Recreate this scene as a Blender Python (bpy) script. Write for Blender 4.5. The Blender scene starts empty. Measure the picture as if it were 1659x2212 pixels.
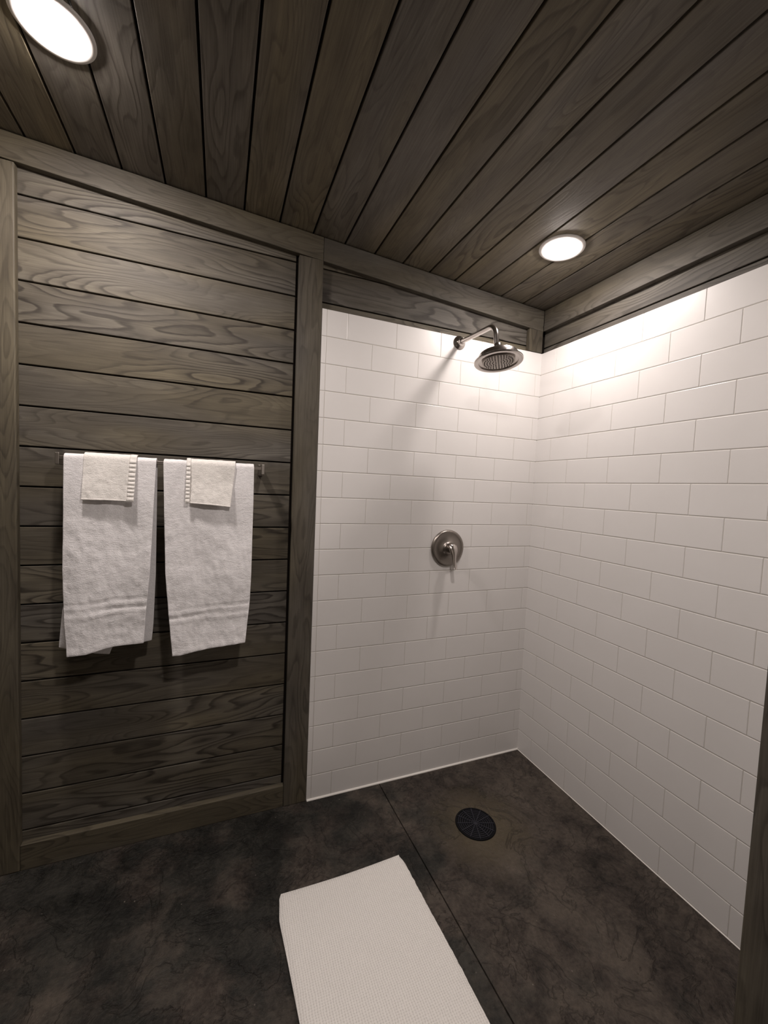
import bpy, bmesh, math, random
from mathutils import Vector, Matrix, noise
R = math.radians
random.seed(7)
scene = bpy.context.scene
COL = scene.collection

# ------------------------------------------------------------------ camera
W, H, FPX = 1659.0, 2212.0, 879.622
CAM = Vector((-1.5079, -1.6794, 1.3665))
yaw, pitch, roll = 0.3830, -0.0563, 0.0426
fwd = Vector((math.sin(yaw)*math.cos(pitch), math.cos(yaw)*math.cos(pitch), math.sin(pitch)))
rt0 = Vector((math.cos(yaw), -math.sin(yaw), 0))
up0 = rt0.cross(fwd)
rt = math.cos(roll)*rt0 + math.sin(roll)*up0
up = -math.sin(roll)*rt0 + math.cos(roll)*up0
cd = bpy.data.cameras.new('camera')
cd.sensor_fit = 'HORIZONTAL'
cd.sensor_width = 36.0
cd.lens = FPX / W * 36.0
cd.clip_start = 0.02
co = bpy.data.objects.new('camera', cd)
COL.objects.link(co)
co.matrix_world = Matrix(((rt.x, up.x, -fwd.x, CAM.x), (rt.y, up.y, -fwd.y, CAM.y), (rt.z, up.z, -fwd.z, CAM.z), (0, 0, 0, 1)))
scene.camera = co

# ------------------------------------------------------------------ world, exposure, lamp strengths
wd = bpy.data.worlds.new('world')
scene.world = wd
wd.use_nodes = True
wd.node_tree.nodes['Background'].inputs[0].default_value = (1.0, 0.93, 0.87, 1)
wd.node_tree.nodes['Background'].inputs[1].default_value = 0.02
vs = scene.view_settings
vs.view_transform = 'Standard'
vs.look = 'None'
vs.gamma = 1.0
vs.use_curve_mapping = False
vs.exposure = 0.50
LAMP_COL = (1.0, 0.905, 0.855)
LAMP_R = 166.0      # lamp above the shower
LAMP_L = 275.0      # lamp above the towels
LAMP_FILL = 330.0      # added fill lamp above the camera, out of view

# ------------------------------------------------------------------ helpers
def ceil_z(x):
    return 2.305 - 0.0565 * x

def link(name, me, mat=None, parent=None, smooth=False):
    o = bpy.data.objects.new(name, me)
    COL.objects.link(o)
    if mat: me.materials.append(mat)
    if parent: o.parent = parent
    if smooth:
        for p in me.polygons: p.use_smooth = True
    return o

def finish(name, bm, mat, parent=None, smooth=False, angle=None):
    bmesh.ops.recalc_face_normals(bm, faces=bm.faces)
    me = bpy.data.meshes.new(name)
    bm.to_mesh(me); bm.free()
    o = link(name, me, mat, parent, smooth or angle is not None)
    if angle is not None:
        me.set_sharp_from_angle(angle=R(angle))
    return o

def add_hexa(bm, c, bev=0.0, seg=1):
    """box from 8 corners: 4 bottom (ccw) then 4 top"""
    vs_ = [bm.verts.new(p) for p in c]
    fs = [bm.faces.new([vs_[i] for i in f]) for f in ((3, 2, 1, 0), (4, 5, 6, 7), (0, 1, 5, 4), (1, 2, 6, 5), (2, 3, 7, 6), (3, 0, 4, 7))]
    if bev > 0:
        es = {e for f in fs for e in f.edges}
        bmesh.ops.bevel(bm, geom=list(es), offset=bev, segments=seg, affect='EDGES', profile=0.5)

def add_box(bm, x0, x1, y0, y1, z0, z1, bev=0.0, seg=1):
    add_hexa(bm, [(x0, y0, z0), (x1, y0, z0), (x1, y1, z0), (x0, y1, z0), (x0, y0, z1), (x1, y0, z1), (x1, y1, z1), (x0, y1, z1)], bev, seg)

def box(name, x0, x1, y0, y1, z0, z1, mat, bev=0.0, seg=1, parent=None):
    bm = bmesh.new(); add_box(bm, x0, x1, y0, y1, z0, z1, bev, seg)
    return finish(name, bm, mat, parent)

def lathe(bm, prof, centre, axis, n=64, close=False):
    """prof: list of (r, h) along axis from centre"""
    a = Vector(axis).normalized()
    t = Vector((0, 0, 1)) if abs(a.z) < 0.9 else Vector((1, 0, 0))
    u = a.cross(t).normalized(); v = a.cross(u)
    c = Vector(centre)
    rings = []
    for r, h in prof:
        if r < 1e-6:
            rings.append([bm.verts.new(c + a*h)])
        else:
            rings.append([bm.verts.new(c + a*h + r*(math.cos(2*math.pi*i/n)*u + math.sin(2*math.pi*i/n)*v)) for i in range(n)])
    pairs = list(zip(rings[:-1], rings[1:]))
    if close: pairs.append((rings[-1], rings[0]))
    for A, B in pairs:
        for i in range(n):
            j = (i+1) % n
            if len(A) == 1 and len(B) == 1: continue
            if len(A) == 1: bm.faces.new((A[0], B[i], B[j]))
            elif len(B) == 1: bm.faces.new((A[i], A[j], B[0]))
            else: bm.faces.new((A[i], A[j], B[j], B[i]))

def tube(bm, pts, rad, n=24, caps=True):
    pts = [Vector(p) for p in pts]
    rad = rad if isinstance(rad, (list, tuple)) else [rad]*len(pts)
    prev_u = None; rings = []
    for i, p in enumerate(pts):
        d = (pts[min(i+1, len(pts)-1)] - pts[max(i-1, 0)]).normalized()
        if prev_u is None:
            t = Vector((1, 0, 0)) if abs(d.x) < 0.9 else Vector((0, 0, 1))
            u = (t - d*t.dot(d)).normalized()
        else:
            u = (prev_u - d*prev_u.dot(d)).normalized()
        prev_u = u; v = d.cross(u)
        rings.append([bm.verts.new(p + rad[i]*(math.cos(2*math.pi*k/n)*u + math.sin(2*math.pi*k/n)*v)) for k in range(n)])
    for A, B in zip(rings[:-1], rings[1:]):
        for i in range(n):
            j = (i+1) % n
            bm.faces.new((A[i], A[j], B[j], B[i]))
    if caps:
        bm.faces.new(rings[0][::-1]); bm.faces.new(rings[-1])

def interp(tab, x):
    """piecewise linear; tab sorted by first value"""
    if x <= tab[0][0]: return tab[0][1]
    for (a, va), (b, vb) in zip(tab[:-1], tab[1:]):
        if x <= b: return va + (vb-va)*(x-a)/(b-a)
    return tab[-1][1]

def struct(o):
    o['kind'] = 'structure'; return o

def tag(o, label, cat, group=None):
    o['label'] = label; o['category'] = cat
    if group: o['group'] = group
    return o

def empty(name, loc, label, cat, group=None):
    o = bpy.data.objects.new(name, None)
    o.empty_display_size = 0.05
    COL.objects.link(o)
    o.location = loc
    o.matrix_world = Matrix.Translation(loc)
    return tag(o, label, cat, group)

def under(root, o):
    """parent a mesh made in world coordinates to an Empty standing at its base"""
    o.parent = root
    o.matrix_parent_inverse = Matrix.Translation(-root.location)
    return o

# ------------------------------------------------------------------ node helper
class NT:
    def __init__(self, name):
        self.m = bpy.data.materials.new(name)
        self.m.use_nodes = True
        self.t = self.m.node_tree
        self.b = self.t.nodes['Principled BSDF']
    def n(self, typ, **kw):
        nd = self.t.nodes.new(typ)
        for k, v in kw.items(): setattr(nd, k, v)
        return nd
    def lk(self, a, b): self.t.links.new(a, b)
    def val(self, sock, v):
        if hasattr(v, 'is_linked') or hasattr(v, 'links'): self.lk(v, sock)
        else: sock.default_value = v
    def math(self, op, a, b=None, c=None, clamp=False):
        nd = self.n('ShaderNodeMath', operation=op); nd.use_clamp = clamp
        self.val(nd.inputs[0], a)
        if b is not None: self.val(nd.inputs[1], b)
        if c is not None: self.val(nd.inputs[2], c)
        return nd.outputs[0]
    def comb(self, x, y, z):
        nd = self.n('ShaderNodeCombineXYZ')
        for s, v in zip(nd.inputs, (x, y, z)): self.val(s, v)
        return nd.outputs[0]
    def noise(self, vec, scale=1.0, detail=2.0, rough=0.5, dist=0.0):
        nd = self.n('ShaderNodeTexNoise')
        self.val(nd.inputs['Vector'], vec)
        nd.inputs['Scale'].default_value = scale
        nd.inputs['Detail'].default_value = detail
        nd.inputs['Roughness'].default_value = rough
        nd.inputs['Distortion'].default_value = dist
        return nd.outputs[0]
    def ramp(self, fac, stops, interp='LINEAR'):
        nd = self.n('ShaderNodeValToRGB')
        nd.color_ramp.interpolation = interp
        el = nd.color_ramp.elements
        while len(el) < len(stops): el.new(0.5)
        for e, (p, c) in zip(el, stops):
            e.position = p; e.color = (c, c, c, 1) if not isinstance(c, (tuple, list)) else (*c, 1)
        self.lk(fac, nd.inputs[0])
        return nd.outputs[0]
    def mix(self, fac, a, b, blend='MIX'):
        nd = self.n('ShaderNodeMix', data_type='RGBA', blend_type=blend)
        self.val(nd.inputs[0], fac)
        for s, v in ((nd.inputs[6], a), (nd.inputs[7], b)):
            if isinstance(v, (tuple, list)): s.default_value = (*v, 1)
            else: self.lk(v, s)
        return nd.outputs[2]
    def bump(self, h, strength=0.3, dist=0.002, normal=None):
        nd = self.n('ShaderNodeBump')
        nd.inputs['Strength'].default_value = strength
        nd.inputs['Distance'].default_value = dist
        self.lk(h, nd.inputs['Height'])
        if normal: self.lk(normal, nd.inputs['Normal'])
        return nd.outputs[0]

# ------------------------------------------------------------------ materials
WOOD = {}
def wood(along, across, pitch_=0.0, off=0.0, seed=0.0, tone=1.0, ringk=1.0):
    key = (along, across, pitch_, off, seed, tone, ringk)
    if key in WOOD: return WOOD[key]
    k = NT('stained_wood')
    tc = k.n('ShaderNodeTexCoord'); sp = k.n('ShaderNodeSeparateXYZ')
    k.lk(tc.outputs['Object'], sp.inputs[0])
    A = sp.outputs['XYZ'.index(along)]; B = sp.outputs['XYZ'.index(across)]
    D = sp.outputs[[i for i in range(3) if 'XYZ'[i] not in (along, across)][0]]
    if pitch_ > 0:
        idx = k.math('FLOOR', k.math('DIVIDE', k.math('SUBTRACT', B, off), pitch_))
    else:
        idx = k.math('ADD', 0.0, 0.0)
    wn = k.n('ShaderNodeTexWhiteNoise', noise_dimensions='1D')
    k.lk(k.math('ADD', k.math('MULTIPLY', idx, 1.37), 3.1+seed*2.713), wn.inputs['W'])
    rs = k.n('ShaderNodeSeparateColor'); k.lk(wn.outputs['Color'], rs.inputs[0])
    r1, r2, r3 = rs.outputs[0], rs.outputs[1], rs.outputs[2]
    shift = k.math('MULTIPLY', r1, 40.0)
    Bn = k.math('ADD', B, k.math('MULTIPLY', D, 0.7))
    # growth rings: contour lines of a stretched noise give cathedrals, loops and knots
    vec = k.comb(k.math('ADD', k.math('MULTIPLY', A, 1.9), shift), k.math('MULTIPLY', Bn, 10.5), k.math('MULTIPLY', idx, 5.3+seed))
    base = k.noise(vec, 1.0, 1.2, 0.45)
    vec2 = k.comb(k.math('ADD', k.math('MULTIPLY', A, 16.0), shift), k.math('MULTIPLY', Bn, 60.0), k.math('MULTIPLY', idx, 3.1))
    wob = k.noise(vec2, 1.0, 2.0, 0.5)
    dens = k.math('ADD', 9.0, k.math('MULTIPLY', r2, 12.0))
    g = k.math('ADD', k.math('MULTIPLY', base, dens), k.math('MULTIPLY', wob, 0.42))
    fr = k.math('FRACT', g)
    ring = k.ramp(fr, [(0.0, 0.30), (0.07, 0.95), (0.40, 0.88), (0.72, 0.60), (0.86, 0.10), (0.95, 0.0), (1.0, 0.30)])
    # fibres
    vec3 = k.comb(k.math('ADD', k.math('MULTIPLY', A, 7.0), shift), k.math('MULTIPLY', Bn, 260.0), k.math('MULTIPLY', D, 200.0))
    fib = k.noise(vec3, 1.0, 3.0, 0.6)
    # blotches of stain
    vec4 = k.comb(k.math('ADD', k.math('MULTIPLY', A, 3.2), shift), k.math('MULTIPLY', Bn, 13.0), k.math('MULTIPLY', idx, 2.0))
    blo = k.noise(vec4, 1.0, 3.0, 0.55)
    strength = k.ramp(k.noise(k.comb(k.math('ADD', k.math('MULTIPLY', A, 1.3), k.math('MULTIPLY', r3, 33.0)), k.math('MULTIPLY', Bn, 4.0), 0.0), 1.0, 1.0), [(0.38, 0.18), (0.62, 1.0)])
    v = k.math('ADD', k.math('MULTIPLY', k.math('SUBTRACT', ring, 0.55), k.math('MULTIPLY', strength, 0.50*ringk)), 0.5)
    v = k.math('ADD', v, k.math('MULTIPLY', k.math('SUBTRACT', fib, 0.5), 0.42))
    v = k.math('ADD', v, k.math('MULTIPLY', k.math('SUBTRACT', blo, 0.5), 0.55))
    v = k.math('ADD', v, k.math('MULTIPLY', k.math('SUBTRACT', r2, 0.5), 0.14), clamp=True)
    t = tone
    c1 = k.ramp(v, [(0.05, (0.024*t, 0.019*t, 0.0130*t)), (0.35, (0.062*t, 0.0515*t, 0.0360*t)), (0.6, (0.108*t, 0.0915*t, 0.0625*t)), (0.95, (0.205*t, 0.174*t, 0.118*t))])
    c2 = k.ramp(v, [(0.05, (0.026*t, 0.021*t, 0.0170*t)), (0.35, (0.060*t, 0.0525*t, 0.0440*t)), (0.6, (0.100*t, 0.090*t, 0.077*t)), (0.95, (0.185*t, 0.169*t, 0.143*t))])
    hue = k.noise(k.comb(k.math('ADD', k.math('MULTIPLY', A, 1.1), k.math('MULTIPLY', r3, 20.0)), k.math('MULTIPLY', Bn, 5.0), 3.0), 1.0, 2.0)
    col = k.mix(k.ramp(k.math('ADD', k.math('MULTIPLY', hue, 0.82), k.math('MULTIPLY', r3, 0.18)), [(0.38, 0.0), (0.62, 1.0)]), c1, c2)
    k.lk(col, k.b.inputs['Base Color'])
    k.b.inputs['Roughness'].default_value = 0.62
    k.b.inputs['Specular IOR Level'].default_value = 0.28
    h = k.math('ADD', k.math('MULTIPLY', fib, 0.6), k.math('MULTIPLY', ring, 0.4))
    k.lk(k.bump(h, 0.28, 0.0012), k.b.inputs['Normal'])
    WOOD[key] = k.m
    return k.m

PIT = 0.13305
Z0 = 2.1225          # height of one plank joint on the walls
M_plank_x = wood('X', 'Z', PIT, Z0 - 40*PIT, 1.0)
M_plank_y = wood('Y', 'Z', PIT, Z0 - 40*PIT, 2.0)
M_ceiling = wood('Y', 'X', 0.131, -0.135 - 40*0.131, 3.0, 1.6, 0.5)
def trim_wood(along, across, seed, tone=1.0): return wood(along, across, 0.0, 0.0, seed, tone, 0.45)

def m_gap():
    k = NT('dark_backing')
    k.b.inputs['Base Color'].default_value = (0.012, 0.009, 0.007, 1)
    k.b.inputs['Roughness'].default_value = 0.9
    k.b.inputs['Specular IOR Level'].default_value = 0.1
    return k.m
M_gap = m_gap()

def m_tile():
    k = NT('white_glazed_tile')
    tc = k.n('ShaderNodeTexCoord')
    n1 = k.noise(tc.outputs['Object'], 5.0, 2.0)
    col = k.mix(n1, (0.73, 0.705, 0.685), (0.785, 0.76, 0.745))
    k.lk(col, k.b.inputs['Base Color'])
    k.b.inputs['Roughness'].default_value = 0.30
    k.b.inputs['Specular IOR Level'].default_value = 0.45
    n2 = k.noise(tc.outputs['Object'], 14.0, 2.0)
    k.lk(k.bump(n2, 0.10, 0.004), k.b.inputs['Normal'])
    return k.m
M_tile = m_tile()

def m_simple(name, col, rough, spec=0.5, metal=0.0, var=0.08, bump=0.0, bscale=200.0):
    k = NT(name)
    tc = k.n('ShaderNodeTexCoord')
    n1 = k.noise(tc.outputs['Object'], 12.0, 3.0)
    a = tuple(c*(1-var) for c in col); b = tuple(min(1, c*(1+var)) for c in col)
    k.lk(k.mix(n1, a, b), k.b.inputs['Base Color'])
    k.b.inputs['Roughness'].default_value = rough
    k.b.inputs['Specular IOR Level'].default_value = spec
    k.b.inputs['Metallic'].default_value = metal
    if bump:
        k.lk(k.bump(k.noise(tc.outputs['Object'], bscale, 2.0), bump, 0.001), k.b.inputs['Normal'])
    return k.m
M_grout = m_simple('light_grout', (0.56, 0.53, 0.49), 0.85, 0.2)
M_caulk = m_simple('white_caulk', (0.78, 0.75, 0.71), 0.35, 0.5)
M_nickel = m_simple('brushed_nickel', (0.52, 0.48, 0.455), 0.20, 0.5, 1.0, 0.05)
M_nickel_dark = m_simple('satin_dark_nickel', (0.30, 0.27, 0.245), 0.34, 0.5, 1.0, 0.05)
M_satin = m_simple('satin_nickel', (0.40, 0.37, 0.34), 0.36, 0.5, 1.0, 0.05)
M_rubber = m_simple('nozzle_rubber', (0.16, 0.14, 0.13), 0.6, 0.3)
M_black = m_simple('black_plastic', (0.003, 0.003, 0.004), 0.7, 0.15)
M_blackgrate = m_simple('black_grate_plastic', (0.022, 0.022, 0.030), 0.5, 0.3)
M_trimring = m_simple('white_painted_ring', (0.80, 0.77, 0.74), 0.5, 0.4)

def m_floor():
    k = NT('stained_concrete')
    tc = k.n('ShaderNodeTexCoord')
    P = tc.outputs['Object']
    n1 = k.noise(P, 3.0, 6.0, 0.62, 0.5)
    n2 = k.noise(P, 12.0, 7.0, 0.72, 0.5)
    n3 = k.noise(P, 80.0, 5.0, 0.7)
    n4 = k.noise(P, 4.0, 4.0, 0.6)
    n5 = k.noise(P, 1.1, 1.0, 0.5)
    v = k.math('ADD', k.math('MULTIPLY', n1, 0.50), k.math('MULTIPLY', n2, 0.50))
    v = k.math('ADD', v, k.math('MULTIPLY', k.math('SUBTRACT', n3, 0.5), 0.30))
    v = k.math('ADD', v, k.math('MULTIPLY', k.math('SUBTRACT', n5, 0.5), 0.20))
    c = k.ramp(v, [(0.36, (0.0050, 0.0048, 0.0040)), (0.46, (0.0160, 0.0152, 0.0128)), (0.56, (0.034, 0.0315, 0.0265)), (0.72, (0.058, 0.052, 0.043))])
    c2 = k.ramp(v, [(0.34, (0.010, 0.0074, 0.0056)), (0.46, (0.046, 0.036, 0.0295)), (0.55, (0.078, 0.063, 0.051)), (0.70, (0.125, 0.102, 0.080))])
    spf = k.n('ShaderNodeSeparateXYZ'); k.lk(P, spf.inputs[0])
    bay = k.math('MULTIPLY', k.math('ADD', spf.outputs[0], 0.95), 0.34, clamp=True)   # blends to the browner, paler ramp towards the shower side
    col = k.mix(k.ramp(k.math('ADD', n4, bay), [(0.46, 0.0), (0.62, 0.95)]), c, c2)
    # rusty ring left round the drain
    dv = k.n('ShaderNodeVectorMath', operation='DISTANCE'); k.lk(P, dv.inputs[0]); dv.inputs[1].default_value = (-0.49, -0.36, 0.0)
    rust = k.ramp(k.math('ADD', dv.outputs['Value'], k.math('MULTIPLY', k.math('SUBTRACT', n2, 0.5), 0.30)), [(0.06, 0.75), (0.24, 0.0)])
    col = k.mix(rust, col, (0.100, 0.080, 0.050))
    # cracks and trowel marks in the stain
    w = k.math('ABSOLUTE', k.math('SUBTRACT', k.noise(P, 5.5, 5.0, 0.6, 0.8), 0.5))
    crk = k.ramp(w, [(0.0, 0.45), (0.018, 0.0)])
    col = k.mix(crk, col, (0.008, 0.007, 0.006))
    # pale chips
    vo = k.n('ShaderNodeTexVoronoi'); vo.inputs['Scale'].default_value = 30.0
    k.lk(P, vo.inputs['Vector'])
    chip = k.math('LESS_THAN', k.math('ADD', vo.outputs['Distance'], k.math('MULTIPLY', n3, 0.16)), 0.150)
    sc = k.n('ShaderNodeSeparateColor'); k.lk(vo.outputs['Color'], sc.inputs[0])
    chip = k.math('MULTIPLY', chip, k.math('GREATER_THAN', sc.outputs[0], 0.72))
    col = k.mix(k.math('MULTIPLY', chip, k.math('MULTIPLY', sc.outputs[1], 0.7)), col, (0.22, 0.195, 0.165))
    k.lk(col, k.b.inputs['Base Color'])
    k.lk(k.ramp(n2, [(0.3, 0.50), (0.7, 0.70)]), k.b.inputs['Roughness'])
    k.b.inputs['Specular IOR Level'].default_value = 0.25
    h = k.math('ADD', k.math('ADD', k.math('MULTIPLY', n2, 1.0), k.math('MULTIPLY', n3, 0.22)), k.math('MULTIPLY', crk, -0.3))
    k.lk(k.bump(h, 0.85, 0.012), k.b.inputs['Normal'])
    return k.m
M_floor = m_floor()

def m_terry(name, col, scale=420.0, strength=0.55):
    k = NT(name)
    tc = k.n('ShaderNodeTexCoord')
    P = tc.outputs['Object']
    mp = k.n('ShaderNodeMapping'); mp.inputs['Scale'].default_value = (0.55, 1.0, 1.0)
    k.lk(P, mp.inputs['Vector'])
    n1 = k.noise(mp.outputs[0], scale, 2.0, 0.6)
    n2 = k.noise(mp.outputs[0], scale*0.28, 3.0, 0.6)
    v = k.math('ADD', k.math('MULTIPLY', n1, 0.5), k.math('MULTIPLY', n2, 0.5))
    a = tuple(c*0.86 for c in col)
    k.lk(k.mix(k.ramp(v, [(0.36, 0.0), (0.6, 1.0)]), a, col), k.b.inputs['Base Color'])
    k.b.inputs['Roughness'].default_value = 0.95
    k.b.inputs['Specular IOR Level'].default_value = 0.1
    k.b.inputs['Sheen Weight'].default_value = 0.15
    k.lk(k.bump(v, strength, 0.004), k.b.inputs['Normal'])
    return k.m
M_towel = m_terry('white_terry', (0.88, 0.855, 0.86))
M_cloth = m_terry('cream_terry', (0.85, 0.815, 0.775))

def m_mat():
    k = NT('ribbed_cotton')
    tc = k.n('ShaderNodeTexCoord')
    P = tc.outputs['Object']
    sp = k.n('ShaderNodeSeparateXYZ'); k.lk(P, sp.inputs[0])
    jit = k.noise(P, 30.0, 2.0)
    a = k.math('SINE', k.math('ADD', k.math('MULTIPLY', sp.outputs[0], 2*math.pi/0.0072), k.math('MULTIPLY', jit, 5.0)))
    b = k.math('SINE', k.math('ADD', k.math('MULTIPLY', sp.outputs[1], 2*math.pi/0.0060), k.math('MULTIPLY', jit, 5.0)))
    w = k.math('ADD', k.math('MULTIPLY', a, 0.30), k.math('MULTIPLY', b, 0.20))
    n1 = k.noise(P, 330.0, 2.0)
    h = k.math('ADD', k.math('ADD', w, 0.5), k.math('MULTIPLY', k.math('SUBTRACT', n1, 0.5), 1.0))
    k.lk(k.mix(k.ramp(h, [(0.0, 0.0), (0.6, 1.0)]), (0.66, 0.63, 0.595), (0.82, 0.79, 0.755)), k.b.inputs['Base Color'])
    k.b.inputs['Roughness'].default_value = 0.95
    k.b.inputs['Specular IOR Level'].default_value = 0.1
    k.lk(k.bump(h, 0.55, 0.0022), k.b.inputs['Normal'])
    return k.m
M_mat = m_mat()

def m_emit(power):
    k = NT('glowing_lens')
    k.b.inputs['Base Color'].default_value = (0.8, 0.8, 0.8, 1)
    k.b.inputs['Emission Color'].default_value = (*LAMP_COL, 1)
    k.b.inputs['Emission Strength'].default_value = power
    return k.m

# ------------------------------------------------------------------ the room: extents
XL, YB = -2.222, -2.75      # left wall, wall behind the camera
REC = 0.024                 # planks lie this much behind the trim boards
GAP = 0.0055

# floor: stained slab with one saw-cut control joint
def build_floor():
    bm = bmesh.new()
    xa = lambda y: -0.800 + 0.0239*(-y)
    w = 0.0022; d = 0.008
    y0, y1 = YB, 0.03
    def P(x, y, z): return bm.verts.new((x, y, z))
    rows = []
    N = 24
    for i in range(N+1):
        y = y1 + (y0-y1)*i/N
        j = 0.0022*noise.noise(Vector((y*3.0, 0, 0)))
        x = xa(y) + j
        rows.append([P(XL-0.1, y, 0), P(x-w, y, 0), P(x-w*0.6, y, -d), P(x+w*0.6, y, -d), P(x+w, y, 0), P(0.12, y, 0)])
    for A, B in zip(rows[:-1], rows[1:]):
        for i in range(5):
            bm.faces.new((A[i], A[i+1], B[i+1], B[i]))
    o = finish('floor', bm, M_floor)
    return struct(o)
build_floor()

# ceiling: sloping boards running towards the camera, on a dark backing
def build_ceiling():
    bm = bmesh.new()
    edges = [0.10] + [-0.135 - 0.131*k for k in range(0, 18)]
    edges = [e for e in edges if e > XL-0.1] + [XL-0.1]
    for a, b in zip(edges[:-1], edges[1:]):
        x1, x0 = a - 0.0035, b + 0.0035
        if x1 - x0 < 0.02: continue
        z0, z1 = ceil_z(x0), ceil_z(x1)
        add_hexa(bm, [(x0, YB-0.02, z0), (x1, YB-0.02, z1), (x1, 0.03, z1), (x0, 0.03, z0),
                      (x0, YB-0.02, z0+0.02), (x1, YB-0.02, z1+0.02), (x1, 0.03, z1+0.02), (x0, 0.03, z0+0.02)], 0.0014)
    o = finish('ceiling', bm, M_ceiling)
    bm = bmesh.new()
    a, b = XL-0.1, 0.12
    za, zb = ceil_z(a)+0.012, ceil_z(b)+0.012
    add_hexa(bm, [(a, YB-0.03, za), (b, YB-0.03, zb), (b, 0.05, zb), (a, 0.05, za), (a, YB-0.03, za+0.03), (b, YB-0.03, zb+0.03), (b, 0.05, zb+0.03), (a, 0.05, za+0.03)])
    finish('ceiling_backing', bm, M_gap, o)
    return struct(o)
build_ceiling()

# planked walls
def plank_wall(name, axis, face, a0, a1, zlo, ztop, mat, sign, cuts=()):
    """axis 'X': planks run along X on plane y=face, thickness grows away from the room (sign)"""
    bm = bmesh.new()
    k0 = int(math.floor((zlo-Z0)/PIT)); k1 = int(math.ceil((ztop-Z0)/PIT))
    for k in range(k0, k1):
        za = max(zlo, Z0 + k*PIT) + GAP/2; zb = min(ztop, Z0 + (k+1)*PIT) - GAP/2
        if zb - za < 0.01: continue
        f0, f1 = sorted((face, face + sign*0.016))
        if axis == 'X': add_box(bm, a0, a1, f0, f1, za, zb, 0.0014)
        else: add_box(bm, f0, f1, a0, a1, za, zb, 0.0014)
    o = finish(name, bm, mat)
    g = face + sign*0.009
    g0, g1 = sorted((g, g + sign*0.03))
    if axis == 'X': box(name + '_backing', a0-0.02, a1+0.02, g0, g1, zlo-0.02, ztop+0.01, M_gap, parent=o)
    else: box(name + '_backing', g0, g1, a0-0.02, a1+0.02, zlo-0.02, ztop+0.01, M_gap, parent=o)
    return struct(o)

wall_back = plank_wall('wall_back', 'X', REC, -2.14, -1.2445, 0.02, 2.44, M_plank_x, 1)
wall_back2 = plank_wall('wall_back_above_shower', 'X', REC, -1.16, 0.012, 2.05, 2.40, wood('X', 'Z', PIT, Z0-40*PIT, 5.0), 1)
wall_right = plank_wall('wall_right', 'Y', REC, YB, 0.015, 2.05, 2.40, M_plank_y, 1)
wall_right2 = plank_wall('wall_right_beyond_shower', 'Y', REC, YB, -1.28, 0.0, 2.05, wood('Y', 'Z', PIT, Z0-40*PIT, 6.0), 1)
wall_left = plank_wall('wall_left', 'Y', XL, YB, 0.02, 0.0, 2.47, wood('Y', 'Z', PIT, Z0-40*PIT, 7.0), -1)
wall_front = struct(box('wall_front', XL-0.02, 0.05, YB-0.06, YB-0.02, 0.0, 2.47, m_simple('pale_bounce_plaster', (0.62, 0.58, 0.53), 0.8, 0.3)))  # unseen wall, made pale to bounce light back into the room

# shower partition whose wooden end board closes the right side of the view
bm = bmesh.new()
add_box(bm, -0.348, 0.03, -1.262, -1.174, 0.0, 2.33, 0.002)
struct(finish('wall_partition', bm, trim_wood('Z', 'Y', 31.0)))
bm = bmesh.new(); add_box(bm, -0.352, -0.338, -1.267, -1.171, 0.0, 2.325, 0.003, 2)
struct(finish('trim_11', bm, trim_wood('Z', 'Y', 32.0)))

# ---------------- tiles
TP = 0.11; TW = 0.22126
def tiles_back():
    bm = bmesh.new()
    for row in range(1, 20):
        z1 = (20-row)*TP; z0 = (19-row)*TP
        if row == 1: z1 = 2.0895
        if row == 19: z0 = 0.003
        par = 0 if row % 2 else 1
        js = [-1.0282 + (par+2*i-4)*TW/2 for i in range(12)]
        js = [j for j in js if -1.1175+0.012 < j < -0.012]
        xs = [-1.1175] + js + [0.004]
        for a, b in zip(xs[:-1], xs[1:]):
            g = 0.0011; gx = 0.0006
            add_box(bm, a+gx, b-gx, 0.0, 0.009, z0+g, z1-g, 0.0019, 2)
        # bullnose edge piece against the post
        add_box(bm, -1.1385, -1.1175-0.0009, 0.0, 0.009, z0+0.0009, z1-0.0009, 0.0016, 2)
    o = finish('tile_cladding', bm, M_tile, wall_back2)
    box('grout_bed', -1.139, 0.0, 0.0012, REC+0.002, 0.0, 2.0875, M_grout, parent=wall_back2)
tiles_back()
def tiles_right():
    bm = bmesh.new()
    for row in range(1, 20):
        z1 = (20-row)*TP; z0 = (19-row)*TP
        if row == 1: z1 = 2.0895
        if row == 19: z0 = 0.003
        par = 1 if row % 2 else 0
        js = [-0.4301 - (par+2*i-4)*TW/2 for i in range(12)]
        js = [j for j in js if -1.165+0.012 < j < -0.012]
        ys = [0.004] + js + [-1.172]
        for a, b in zip(ys[:-1], ys[1:]):
            g = 0.0011; gx = 0.0006
            add_box(bm, 0.0, 0.009, b+gx, a-gx, z0+g, z1-g, 0.0019, 2)
    o = finish('tile_cladding', bm, M_tile, wall_right)
    box('grout_bed', 0.0012, REC+0.002, -1.172, 0.0, 0.0, 2.0875, M_grout, parent=wall_right)
tiles_right()
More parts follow.
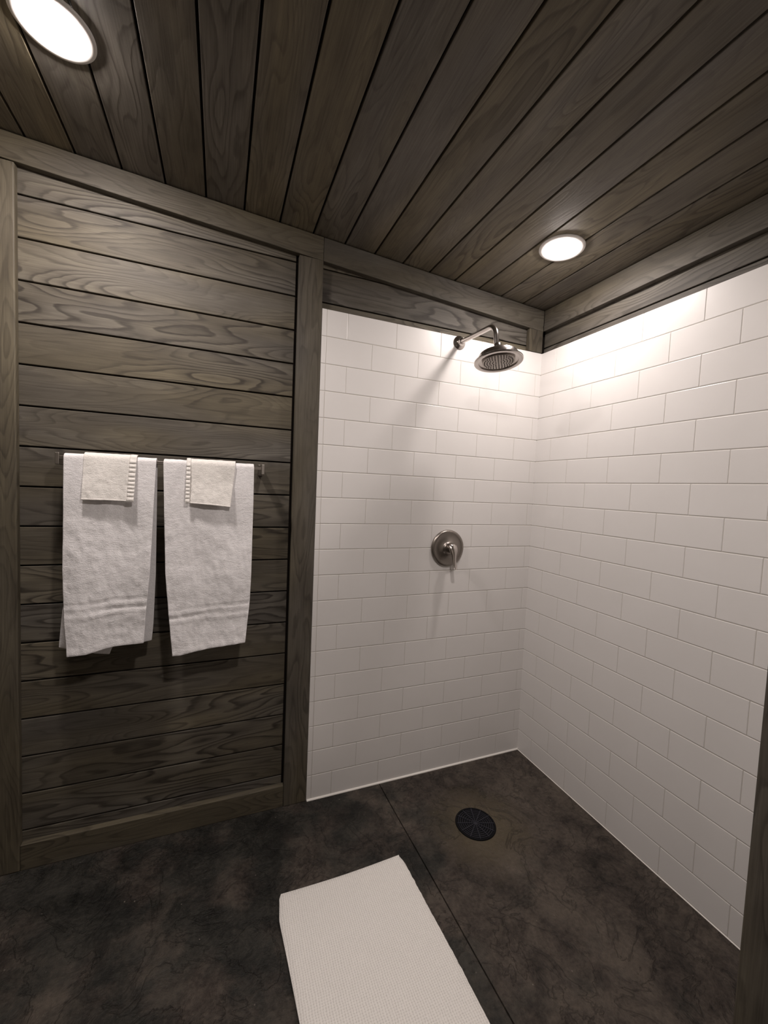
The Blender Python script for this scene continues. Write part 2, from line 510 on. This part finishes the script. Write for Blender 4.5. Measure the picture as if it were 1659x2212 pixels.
# caulk beads along the floor
def caulk(name, a, b, axis, r=0.007):
    bm = bmesh.new()
    n = 5; A = []; B = []
    prof = [(0.002, 0.0)] + [(-r*math.sin(t*math.pi/2/n)*1.0 if False else -r*math.cos(t*math.pi/2/n), r*0.9*math.sin(t*math.pi/2/n)) for t in range(n+1)] + [(0.002, r*0.9)]
    for (d, z) in prof:
        if axis == 'X': A.append(bm.verts.new((a, d, z))); B.append(bm.verts.new((b, d, z)))
        else: A.append(bm.verts.new((d, a, z))); B.append(bm.verts.new((d, b, z)))
    for i in range(len(A)-1): bm.faces.new((A[i], A[i+1], B[i+1], B[i]))
    bm.faces.new(A); bm.faces.new(B[::-1])
    return struct(finish(name, bm, M_caulk))
caulk('trim_12', -1.137, 0.0, 'X', 0.0065)
caulk('trim_13', -1.172, -0.004, 'Y', 0.0025)

# ---------------- trim boards
def trim(name, x0, x1, y0, y1, z0, z1, along, across, seed, bev=0.003):
    bm = bmesh.new(); add_box(bm, x0, x1, y0, y1, z0, z1, bev, 2)
    return struct(finish(name, bm, trim_wood(along, across, seed)))
trim('trim_1', -2.219, -2.1245, -0.002, REC, 0.0, 2.336, 'Z', 'X', 11.0, 0.004)           # left upright
trim('trim_2', -1.2365, -1.140, -0.002, REC, 0.0, 2.2745, 'Z', 'X', 12.0)                 # upright between wood and tile
trim('baseboard_back', -2.124, -1.2375, 0.0, REC, 0.0, 0.0915, 'X', 'Z', 13.0, 0.002)
trim('trim_3', -0.0855, -0.0005, 0.0, REC, 2.091, 2.202, 'Z', 'X', 14.0)                   # short block in the corner
def beam(name, xa, xb, seed, lift=0.0):
    bm = bmesh.new()
    zt = lambda x: ceil_z(x) - 0.0045
    zb = lambda x: 2.197 - 0.0665*x
    add_hexa(bm, [(xa, -0.001-lift, zb(xa)), (xb, -0.001-lift, zb(xb)), (xb, REC, zb(xb)), (xa, REC, zb(xa)),
                  (xa, -0.001-lift, zt(xa)), (xb, -0.001-lift, zt(xb)), (xb, REC, zt(xb)), (xa, REC, zt(xa))], 0.002, 2)
    return struct(finish(name, bm, trim_wood('X', 'Z', seed)))
beam('trim_4', XL, -1.1405, 15.0)
beam('trim_5', -1.1395, -0.0005, 16.0)
trim('trim_6', -0.001, REC, -1.17, -0.002, 2.199, 2.3005, 'Y', 'Z', 17.0, 0.002)           # right wall top board
trim('trim_7', -0.001, REC, YB, -1.268, 2.199, 2.3005, 'Y', 'Z', 18.0, 0.002)

# ------------------------------------------------------------------ ceiling lights
def ceiling_light(x, y, label, power, group):
    zc = ceil_z(x)
    ax = Vector((0.0565, 0, 1)).normalized()*-1
    root = empty('ceiling_light', (x, y, zc), label, 'light', group)
    c = (x, y, zc)
    bm = bmesh.new()
    lathe(bm, [(0.0580, -0.004), (0.083, -0.001), (0.0835, 0.0025), (0.0815, 0.0046), (0.0760, 0.0060), (0.0690, 0.0066), (0.0610, 0.0064), (0.0580, 0.0030)], c, ax, 72, close=True)
    under(root, finish('trim_ring', bm, M_trimring, None, False, 40))
    bm = bmesh.new()
    lathe(bm, [(0.0575, 0.0010), (0.0570, 0.0060), (0.0550, 0.0095), (0.049, 0.0125), (0.035, 0.0147), (0.015, 0.0156), (0.0, 0.0158)], c, ax, 48)
    under(root, finish('lens', bm, m_emit(power), None, False, 60))
    return root
ceiling_light(-0.306, -0.412, 'round white recessed light glowing above the tiled shower corner', LAMP_R, None)
ceiling_light(-1.889, -0.438, 'round white recessed light glowing above the plank wall and the hanging towels', LAMP_L, None)
ceiling_light(-1.20, -1.50, 'unseen fill light added in the ceiling above the viewer', LAMP_FILL, None)  # fill light put in to brighten the room, outside the view

# ------------------------------------------------------------------ shower head on its arm
def shower():
    X = -0.490
    root = empty('wall_shower', (X, 0.0, 2.06), 'round rain shower head on a bent nickel arm high on the tiled wall', 'shower head')
    bm = bmesh.new()
    lathe(bm, [(0.0, 0.0), (0.031, 0.0), (0.031, 0.003), (0.028, 0.006), (0.020, 0.010), (0.0155, 0.016), (0.0140, 0.026), (0.0110, 0.028)], (X, 0, 2.06), (0, -1, 0), 56)
    under(root, finish('wall_flange', bm, M_nickel, None, False, 35))
    pts = [(X, 0.002, 2.060), (X, -0.05, 2.0575), (X, -0.12, 2.0545), (X, -0.20, 2.0515)]
    cx, cz, r = -0.226, 1.9955, 0.055
    for i in range(0, 15):
        a = math.radians(90 - 84*i/14)
        pts.append((X, cx - r*math.cos(a), cz + r*math.sin(a)))
    p = pts[-1]
    d = Vector((0, -0.13, -1)).normalized()
    for t in (0.018, 0.036):
        pts.append((X, p[1] + d.y*t, p[2] + d.z*t))
    bm = bmesh.new(); tube(bm, pts, 0.0105, 28)
    under(root, finish('arm', bm, M_nickel, None, False, 40))
    tip = Vector(pts[-1])
    # head: rim centre and face normal
    rc = Vector((X, -0.305, 1.892))
    nrm = Vector((0, -math.sin(0.17), -math.cos(0.17)))      # face looks down and slightly into the room
    neck_top = rc - nrm*0.052
    bm = bmesh.new()
    lathe(bm, [(0.0, 0.0), (0.0135, 0.0), (0.0145, -0.003), (0.0145, -0.020), (0.0125, -0.023), (0.0, -0.023)], neck_top, nrm, 32)
    under(root, finish('collar_nut', bm, M_nickel, None, False, 35))
    bm = bmesh.new(); tube(bm, [tip, (tip + neck_top)/2, neck_top - nrm*0.018], 0.0100, 20)
    under(root, finish('neck', bm, M_nickel, None, False, 40))
    bm = bmesh.new()
    hh = lambda h: -h
    prof = [(0.0, -0.054), (0.012, -0.053), (0.016, -0.047), (0.030, -0.040), (0.060, -0.036), (0.074, -0.031), (0.079, -0.022), (0.081, -0.012),
            (0.091, -0.0075), (0.095, -0.004), (0.0955, 0.0), (0.093, 0.0025), (0.083, 0.0030), (0.078, 0.0015), (0.0765, -0.004), (0.068, -0.006), (0.0, -0.006)]
    lathe(bm, prof, rc, nrm, 96)
    under(root, finish('shower_head', bm, M_nickel, None, False, 30))
    bm = bmesh.new()
    lathe(bm, [(0.0635, -0.007), (0.0635, 0.000), (0.061, 0.0022), (0.052, 0.0030), (0.0, 0.0034)], rc, nrm, 72)
    face = under(root, finish('face_plate', bm, M_nickel_dark, None, False, 35))
    u = Vector((1, 0, 0)); v = nrm.cross(u).normalized()
    spots = [(0, 0)]
    for ring, n in ((0.012, 6), (0.023, 12), (0.034, 18), (0.045, 24), (0.055, 30)):
        for i in range(n):
            a = 2*math.pi*(i + 0.3*ring*50 % 1)/n
            spots.append((ring*math.cos(a), ring*math.sin(a)))
    nz = None
    for (a, b) in spots:
        c = rc + u*a + v*b + nrm*0.0028
        if nz is None:
            bm = bmesh.new()
            lathe(bm, [(0.0022, 0.0), (0.0018, 0.0022), (0.0009, 0.0028), (0.0, 0.0028)], (0, 0, 0), nrm, 8)
            nz = finish('nozzle', bm, M_rubber, None, True)
            o = nz
        else:
            o = nz.copy(); COL.objects.link(o)
        o.parent = face
        o.matrix_parent_inverse = Matrix.Identity(4)
        o.location = c
    return root
shower()

# ------------------------------------------------------------------ shower valve
def valve():
    X, Z = -0.500, 1.0985
    root = empty('shower_valve', (X, 0.0, Z), 'round nickel shower valve plate with a downward lever on white tile', 'shower valve')
    bm = bmesh.new()
    lathe(bm, [(0.0, 0.0), (0.0855, 0.0), (0.0875, 0.003), (0.0870, 0.009), (0.083, 0.0135), (0.079, 0.0150), (0.073, 0.0145), (0.066, 0.0135), (0.050, 0.0150), (0.036, 0.0195), (0.0285, 0.0240), (0.0265, 0.0280), (0.0, 0.0280)], (X, 0, Z), (0, -1, 0), 96)
    under(root, finish('escutcheon', bm, M_nickel_dark, None, False, 50))
    bm = bmesh.new()
    lathe(bm, [(0.0, 0.026), (0.0185, 0.026), (0.0175, 0.050), (0.0, 0.050)], (X, 0, Z), (0, -1, 0), 48)
    under(root, finish('hub', bm, M_nickel_dark, None, False, 40))
    # lever: rounded cap flowing into a blade that drops and flares outwards
    bm = bmesh.new()
    secs = []
    path = [(0.026, 0.052, 0.010, 0.006), (0.020, 0.054, 0.019, 0.009), (0.006, 0.058, 0.0225, 0.011), (-0.008, 0.062, 0.0205, 0.011), (-0.024, 0.066, 0.0140, 0.009),
            (-0.042, 0.069, 0.0105, 0.007), (-0.060, 0.074, 0.0098, 0.0055), (-0.076, 0.081, 0.0096, 0.0045), (-0.086, 0.087, 0.0080, 0.0035)]
    n = 20
    for (dz, dy, w, h) in path:
        secs.append([bm.verts.new((X + w*math.cos(2*math.pi*i/n), -dy - h*math.sin(2*math.pi*i/n), Z + dz)) for i in range(n)])
    for A, B in zip(secs[:-1], secs[1:]):
        for i in range(n):
            j = (i+1) % n; bm.faces.new((A[i], A[j], B[j], B[i]))
    bm.faces.new(secs[0]); bm.faces.new(secs[-1][::-1])
    o = finish('lever', bm, M_nickel, None, False, 60)
    under(root, o)
    return root
valve()

# ------------------------------------------------------------------ floor drain
def drain():
    cx, cy = -0.504, -0.347
    root = empty('floor_drain', (cx, cy, 0.0), 'round black slotted drain grate in the shower floor', 'drain')
    bm = bmesh.new()
    lathe(bm, [(0.0, 0.0004), (0.0815, 0.0004), (0.083, 0.0008), (0.0825, 0.0016), (0.0, 0.0016)], (cx, cy, 0), (0, 0, 1), 72)
    under(root, finish('drain_body', bm, M_black, None, False, 40))
    bm = bmesh.new()
    lathe(bm, [(0.0745, 0.0012), (0.0815, 0.0012), (0.0815, 0.0036), (0.0800, 0.0044), (0.0760, 0.0044), (0.0745, 0.0036)], (cx, cy, 0), (0, 0, 1), 72, close=True)
    under(root, finish('rim', bm, M_black, None, False, 40))
    bm = bmesh.new()
    lathe(bm, [(0.0, 0.0014), (0.009, 0.0014), (0.009, 0.0040), (0.0, 0.0046)], (cx, cy, 0), (0, 0, 1), 24)
    for k in range(12):
        a = 2*math.pi*(k+0.35)/12
        d = Vector((math.cos(a), math.sin(a), 0)); s = Vector((-d.y, d.x, 0))*0.0015
        c = Vector((cx, cy, 0))
        p = [c + d*0.006 - s, c + d*0.076 - s, c + d*0.076 + s, c + d*0.006 + s]
        add_hexa(bm, [(*q.xy, 0.0014) for q in p] + [(*q.xy, 0.0050) for q in p])
    for r in (0.017, 0.026, 0.035, 0.044, 0.053, 0.062, 0.070):
        lathe(bm, [(r-0.0011, 0.0014), (r+0.0011, 0.0014), (r+0.0011, 0.0034), (r-0.0011, 0.0034)], (cx, cy, 0), (0, 0, 1), 60, close=True)
    under(root, finish('grate', bm, M_blackgrate, None, False, 30))
    return root
drain()

# ------------------------------------------------------------------ towel bar
BY, BZ = -0.075, 1.4235
def towel_bar():
    root = empty('towel_bar', (-1.675, REC, BZ), 'square nickel towel bar fixed on the plank wall, holding the towels', 'towel bar')
    bm = bmesh.new(); add_box(bm, -1.987, -1.364, BY-0.0062, BY+0.0062, BZ-0.0062, BZ+0.0062, 0.001, 1)
    under(root, finish('bar', bm, M_nickel_dark))
    for x in (-1.9915, -1.3620):
        bm = bmesh.new(); add_box(bm, x-0.0055, x+0.0055, BY-0.013, REC-0.004, BZ-0.0225, BZ+0.0155, 0.0015, 2)
        m = under(root, finish('mount', bm, M_satin))
        bm = bmesh.new(); add_box(bm, x-0.0085, x+0.0085, REC-0.008, REC+0.0005, BZ-0.0255, BZ+0.0185, 0.002, 2)
        w = finish('wall_plate', bm, M_nickel_dark)
        w.parent = m
    return root
towel_bar()

# ------------------------------------------------------------------ towels
def drape(name, mat, ctr_r, thick, L, Rr, bot, backL, backR, backbot, nx=64, seed=0.0, lean=0.012, ripple=0.006, bands=(), wrinkle=0.0022, side=None, backlean=0.012):
    """cloth folded over the bar. L/Rr: tables z->x of the front edges, bot: table s->z; likewise for the back"""
    bm = bmesh.new()
    zt = BZ
    rows = []
    NB, NA, NF = 40, 12, 90
    def nz(x, z, f, s): return noise.noise(Vector((x*f, z*f*0.6, seed+s)))
    def front(s, t):
        zb = interp(bot, s)
        z = zt + (zb - zt)*t
        x = interp(L, z)*(1-s) + interp(Rr, z)*s
        g = min(1.0, t*2.2)
        y = BY - ctr_r - lean*t
        y += g*ripple*(math.sin(s*7.0+seed) * 0.5 + nz(x, z, 9.0, 1.0)*1.3)
        y += g*wrinkle*(nz(x, z, 38.0, 2.0) + 0.6*nz(x, z, 90.0, 3.0))
        for (zz, w, d) in bands:
            zz2 = zz + (zb - bot[0][1])*0.6
            y += d*math.exp(-((z-zz2)/w)**2)
        # the hem turns up a little thicker
        if t > 0.97: y -= 0.0008
        return Vector((x, y, z))
    def back(s, t):
        zb = interp(backbot, s)
        z = zt + (zb - zt)*t
        x = interp(backL, z)*(1-s) + interp(backR, z)*s
        y = BY + ctr_r + backlean*t + min(1, t*2)*0.003*nz(x, z, 12.0, 7.0)
        y = min(y, REC - thick - 0.003)
        return Vector((x, y, z))
    for j in range(NB+1):
        t = 1 - j/NB
        rows.append([back(i/nx, t) for i in range(nx+1)])
    for j in range(1, NA):
        a = math.pi*j/NA
        r = []
        for i in range(nx+1):
            p0, p1 = rows[NB][i], front(i/nx, 0.0)
            x = p0.x*(1-j/NA) + p1.x*j/NA
            r.append(Vector((x, BY + ctr_r*math.cos(a), zt + ctr_r*math.sin(a) + 0.0010*nz(x, zt, 60, 4))))
        rows.append(r)
    for j in range(NF+1):
        rows.append([front(i/nx, j/NF) for i in range(nx+1)])
    vv = [[bm.verts.new(p) for p in r] for r in rows]
    for A, B in zip(vv[:-1], vv[1:]):
        for i in range(nx): bm.faces.new((A[i], A[i+1], B[i+1], B[i]))
    o = finish(name, bm, mat, None, True)
    md = o.modifiers.new('thickness', 'SOLIDIFY'); md.thickness = thick; md.offset = 0.0
    b = o.modifiers.new('round', 'BEVEL'); b.width = thick*0.3; b.segments = 2; b.limit_method = 'ANGLE'; b.angle_limit = R(60)
    return o

t1 = drape('bath_towel', M_towel, 0.0125, 0.0060,
    sorted([(1.44, -1.974), (1.05, -1.975), (0.96, -1.972), (0.90, -1.970), (0.78, -1.962)]),
    sorted([(1.44, -1.713), (1.264, -1.720), (1.041, -1.728), (0.896, -1.740), (0.80, -1.745)]),
    [(0, 0.778), (0.24, 0.779), (0.42, 0.789), (0.60, 0.797), (1.0, 0.800)],
    sorted([(1.44, -1.974), (0.98, -1.975), (0.92, -1.988), (0.79, -1.999)]),
    sorted([(1.44, -1.713), (1.03, -1.716), (0.85, -1.722), (0.79, -1.727)]),
    [(0, 0.794), (0.38, 0.762), (0.53, 0.755), (0.56, 0.780), (0.8, 0.782), (1.0, 0.792)],
    seed=3.0, bands=((0.945, 0.003, 0.0022), (0.934, 0.003, -0.0018), (0.918, 0.003, 0.0022), (0.903, 0.004, -0.0022)))
tag(t1, 'left white bath towel hanging over the towel bar against dark planks', 'towel')
t2 = drape('bath_towel', M_towel, 0.0125, 0.0060,
    sorted([(1.44, -1.693), (1.265, -1.688), (1.039, -1.681), (0.891, -1.669), (0.751, -1.656)]),
    sorted([(1.44, -1.394), (1.271, -1.394), (1.028, -1.396), (0.923, -1.399), (0.84, -1.406), (0.768, -1.412)]),
    [(0, 0.745), (0.1, 0.744), (0.3, 0.752), (0.65, 0.762), (1.0, 0.769)],
    sorted([(1.44, -1.690), (0.80, -1.668)]),
    sorted([(1.44, -1.396), (0.80, -1.408)]),
    [(0, 0.80), (1.0, 0.80)],
    seed=11.0, bands=((0.907, 0.003, 0.0022), (0.896, 0.003, -0.0018), (0.880, 0.003, 0.0022), (0.865, 0.004, -0.0022)))
tag(t2, 'right white bath towel hanging over the towel bar, nearer the tiled shower', 'towel')

def washcloth(x0, x1, xb0, xb1, zb0, zb1, ruffle_side, label, seed):
    root = empty('washcloth', ((x0+x1)/2, BY, BZ), label, 'washcloth')
    fw = 0.020
    if ruffle_side == 'R':
        body = (x0, x1-fw, xb0, xb1-fw); ruf = (x1-fw, x1, xb1-fw, xb1)
    else:
        body = (x0+0.010, x1, xb0+0.010, xb1); ruf = (x0-0.003, x0+0.010, xb0-0.003, xb0+0.010)
    b = drape('cloth', M_cloth, 0.0195, 0.0045, [(1.28, body[2]), (1.44, body[0])], [(1.28, body[3]), (1.44, body[1])],
              [(0, zb0), (0.5, (zb0+zb1)/2+0.001), (1, zb1)], [(1.3, body[0]), (1.44, body[0])], [(1.3, body[1]), (1.44, body[1])], [(0, 1.33), (1, 1.33)],
              nx=40, seed=seed, lean=0.016, ripple=0.005, wrinkle=0.0016)
    under(root, b)
    # gathered edging
    bm = bmesh.new()
    n, m = 96, 6
    z1, z2 = BZ + 0.0, (zb1 if ruffle_side == 'R' else zb0) - 0.001
    V = []
    for i in range(n+1):
        t = i/n
        r = []
        for j in range(m+1):
            s = j/m
            x = (ruf[0]*(1-s) + ruf[1]*s)*(1-t) + (ruf[2]*(1-s) + ruf[3]*s)*t
            edge = s if ruffle_side == 'R' else (1-s)
            puff = 0.0016 + 0.0034*abs(math.sin(t*math.pi*11 + 0.4*math.sin(t*9)))*math.sin(math.pi*(0.15+0.7*edge))
            if i < 10:
                a = math.pi/2*(1 - i/10.0)
                y = BY - (0.0200 + puff*0.6)*math.cos(a); z = BZ + (0.0200 + puff*0.6)*math.sin(a)
            else:
                q = (i-10)/(n-10)
                y = BY - 0.0200 - 0.016*q - puff; z = z1 + (z2-z1)*q
            r.append(bm.verts.new((x, y, z)))
        V.append(r)
    for A, B in zip(V[:-1], V[1:]):
        for j in range(m): bm.faces.new((A[j], A[j+1], B[j+1], B[j]))
    o = finish('ruffle', bm, M_cloth, None, True)
    md = o.modifiers.new('thickness', 'SOLIDIFY'); md.thickness = 0.003; md.offset = 0.0
    under(root, o)
    return root
washcloth(-1.919, -1.770, -1.922, -1.776, 1.291, 1.289, 'R', 'cream washcloth with gathered right edge, laid over the left bath towel', 21.0)
washcloth(-1.616, -1.458, -1.618, -1.474, 1.288, 1.277, 'L', 'cream washcloth with gathered left edge, laid over the right bath towel', 27.0)

# ------------------------------------------------------------------ bath mat
def bath_mat():
    bm = bmesh.new()
    nx, ny = 60, 90
    left = sorted([(-0.386, -1.296), (-0.40, -1.303), (-0.470, -1.312), (-0.60, -1.303), (-0.737, -1.295), (-0.9, -1.290), (-1.10, -1.285)])
    right = sorted([(-0.386, -0.868), (-0.42, -0.860), (-0.60, -0.853), (-0.75, -0.846), (-0.902, -0.842), (-1.10, -0.838)])
    def top(s, t):
        y0 = -0.386 - 0.006*math.sin(math.pi*s) + 0.004*s
        y = y0 + (-1.10 - y0)*t
        x = interp(left, y)*(1-s) + interp(right, y)*s
        e = min(s*nx*0.7, (1-s)*nx*0.7, t*ny*0.9, (1-t)*ny*0.9, 1.0)
        if s > 0.98: x += 0.0022*noise.noise(Vector((y*60, 3, 0)))
        z = 0.0125 + 0.0010*noise.noise(Vector((x*9, y*9, 0))) + 0.0009*noise.noise(Vector((x*30, y*22, 5)))
        z -= 0.004*(1-e)
        return x, y, z
    T = [[top(i/nx, j/ny) for i in range(nx+1)] for j in range(ny+1)]
    vt = [[bm.verts.new(p) for p in r] for r in T]
    for A, B in zip(vt[:-1], vt[1:]):
        for i in range(nx): bm.faces.new((A[i], A[i+1], B[i+1], B[i]))
    ring = [vt[0][i] for i in range(nx+1)] + [vt[j][nx] for j in range(1, ny+1)] + [vt[ny][i] for i in range(nx-1, -1, -1)] + [vt[j][0] for j in range(ny-1, 0, -1)]
    cx, cy = -1.08, -0.74
    def skirt(src, f, z, dzn=0.0):
        out = []
        for v in src:
            d = Vector((v.co.x-cx, v.co.y-cy, 0)); L_ = d.length
            d = d/L_
            out.append(bm.verts.new((v.co.x + d.x*f, v.co.y + d.y*f, z)))
        return out
    # two folded layers: bulge, crease, bulge
    r0 = ring
    prev = r0
    for f, z in ((0.0020, 0.0080), (-0.0022, 0.0064), (0.0018, 0.0042), (0.0004, 0.0005)):
        cur = skirt(ring, f, z)
        for i in range(len(ring)):
            j = (i+1) % len(ring)
            bm.faces.new((prev[i], prev[j], cur[j], cur[i]))
        prev = cur
    bm.faces.new(prev)
    o = finish('bath_mat', bm, M_mat, None, True)
    o.data.set_sharp_from_angle(angle=R(50))
    tag(o, 'white ribbed cotton bath mat lying on the dark concrete floor', 'bath mat')
bath_mat()
bpy.context.view_layer.update()
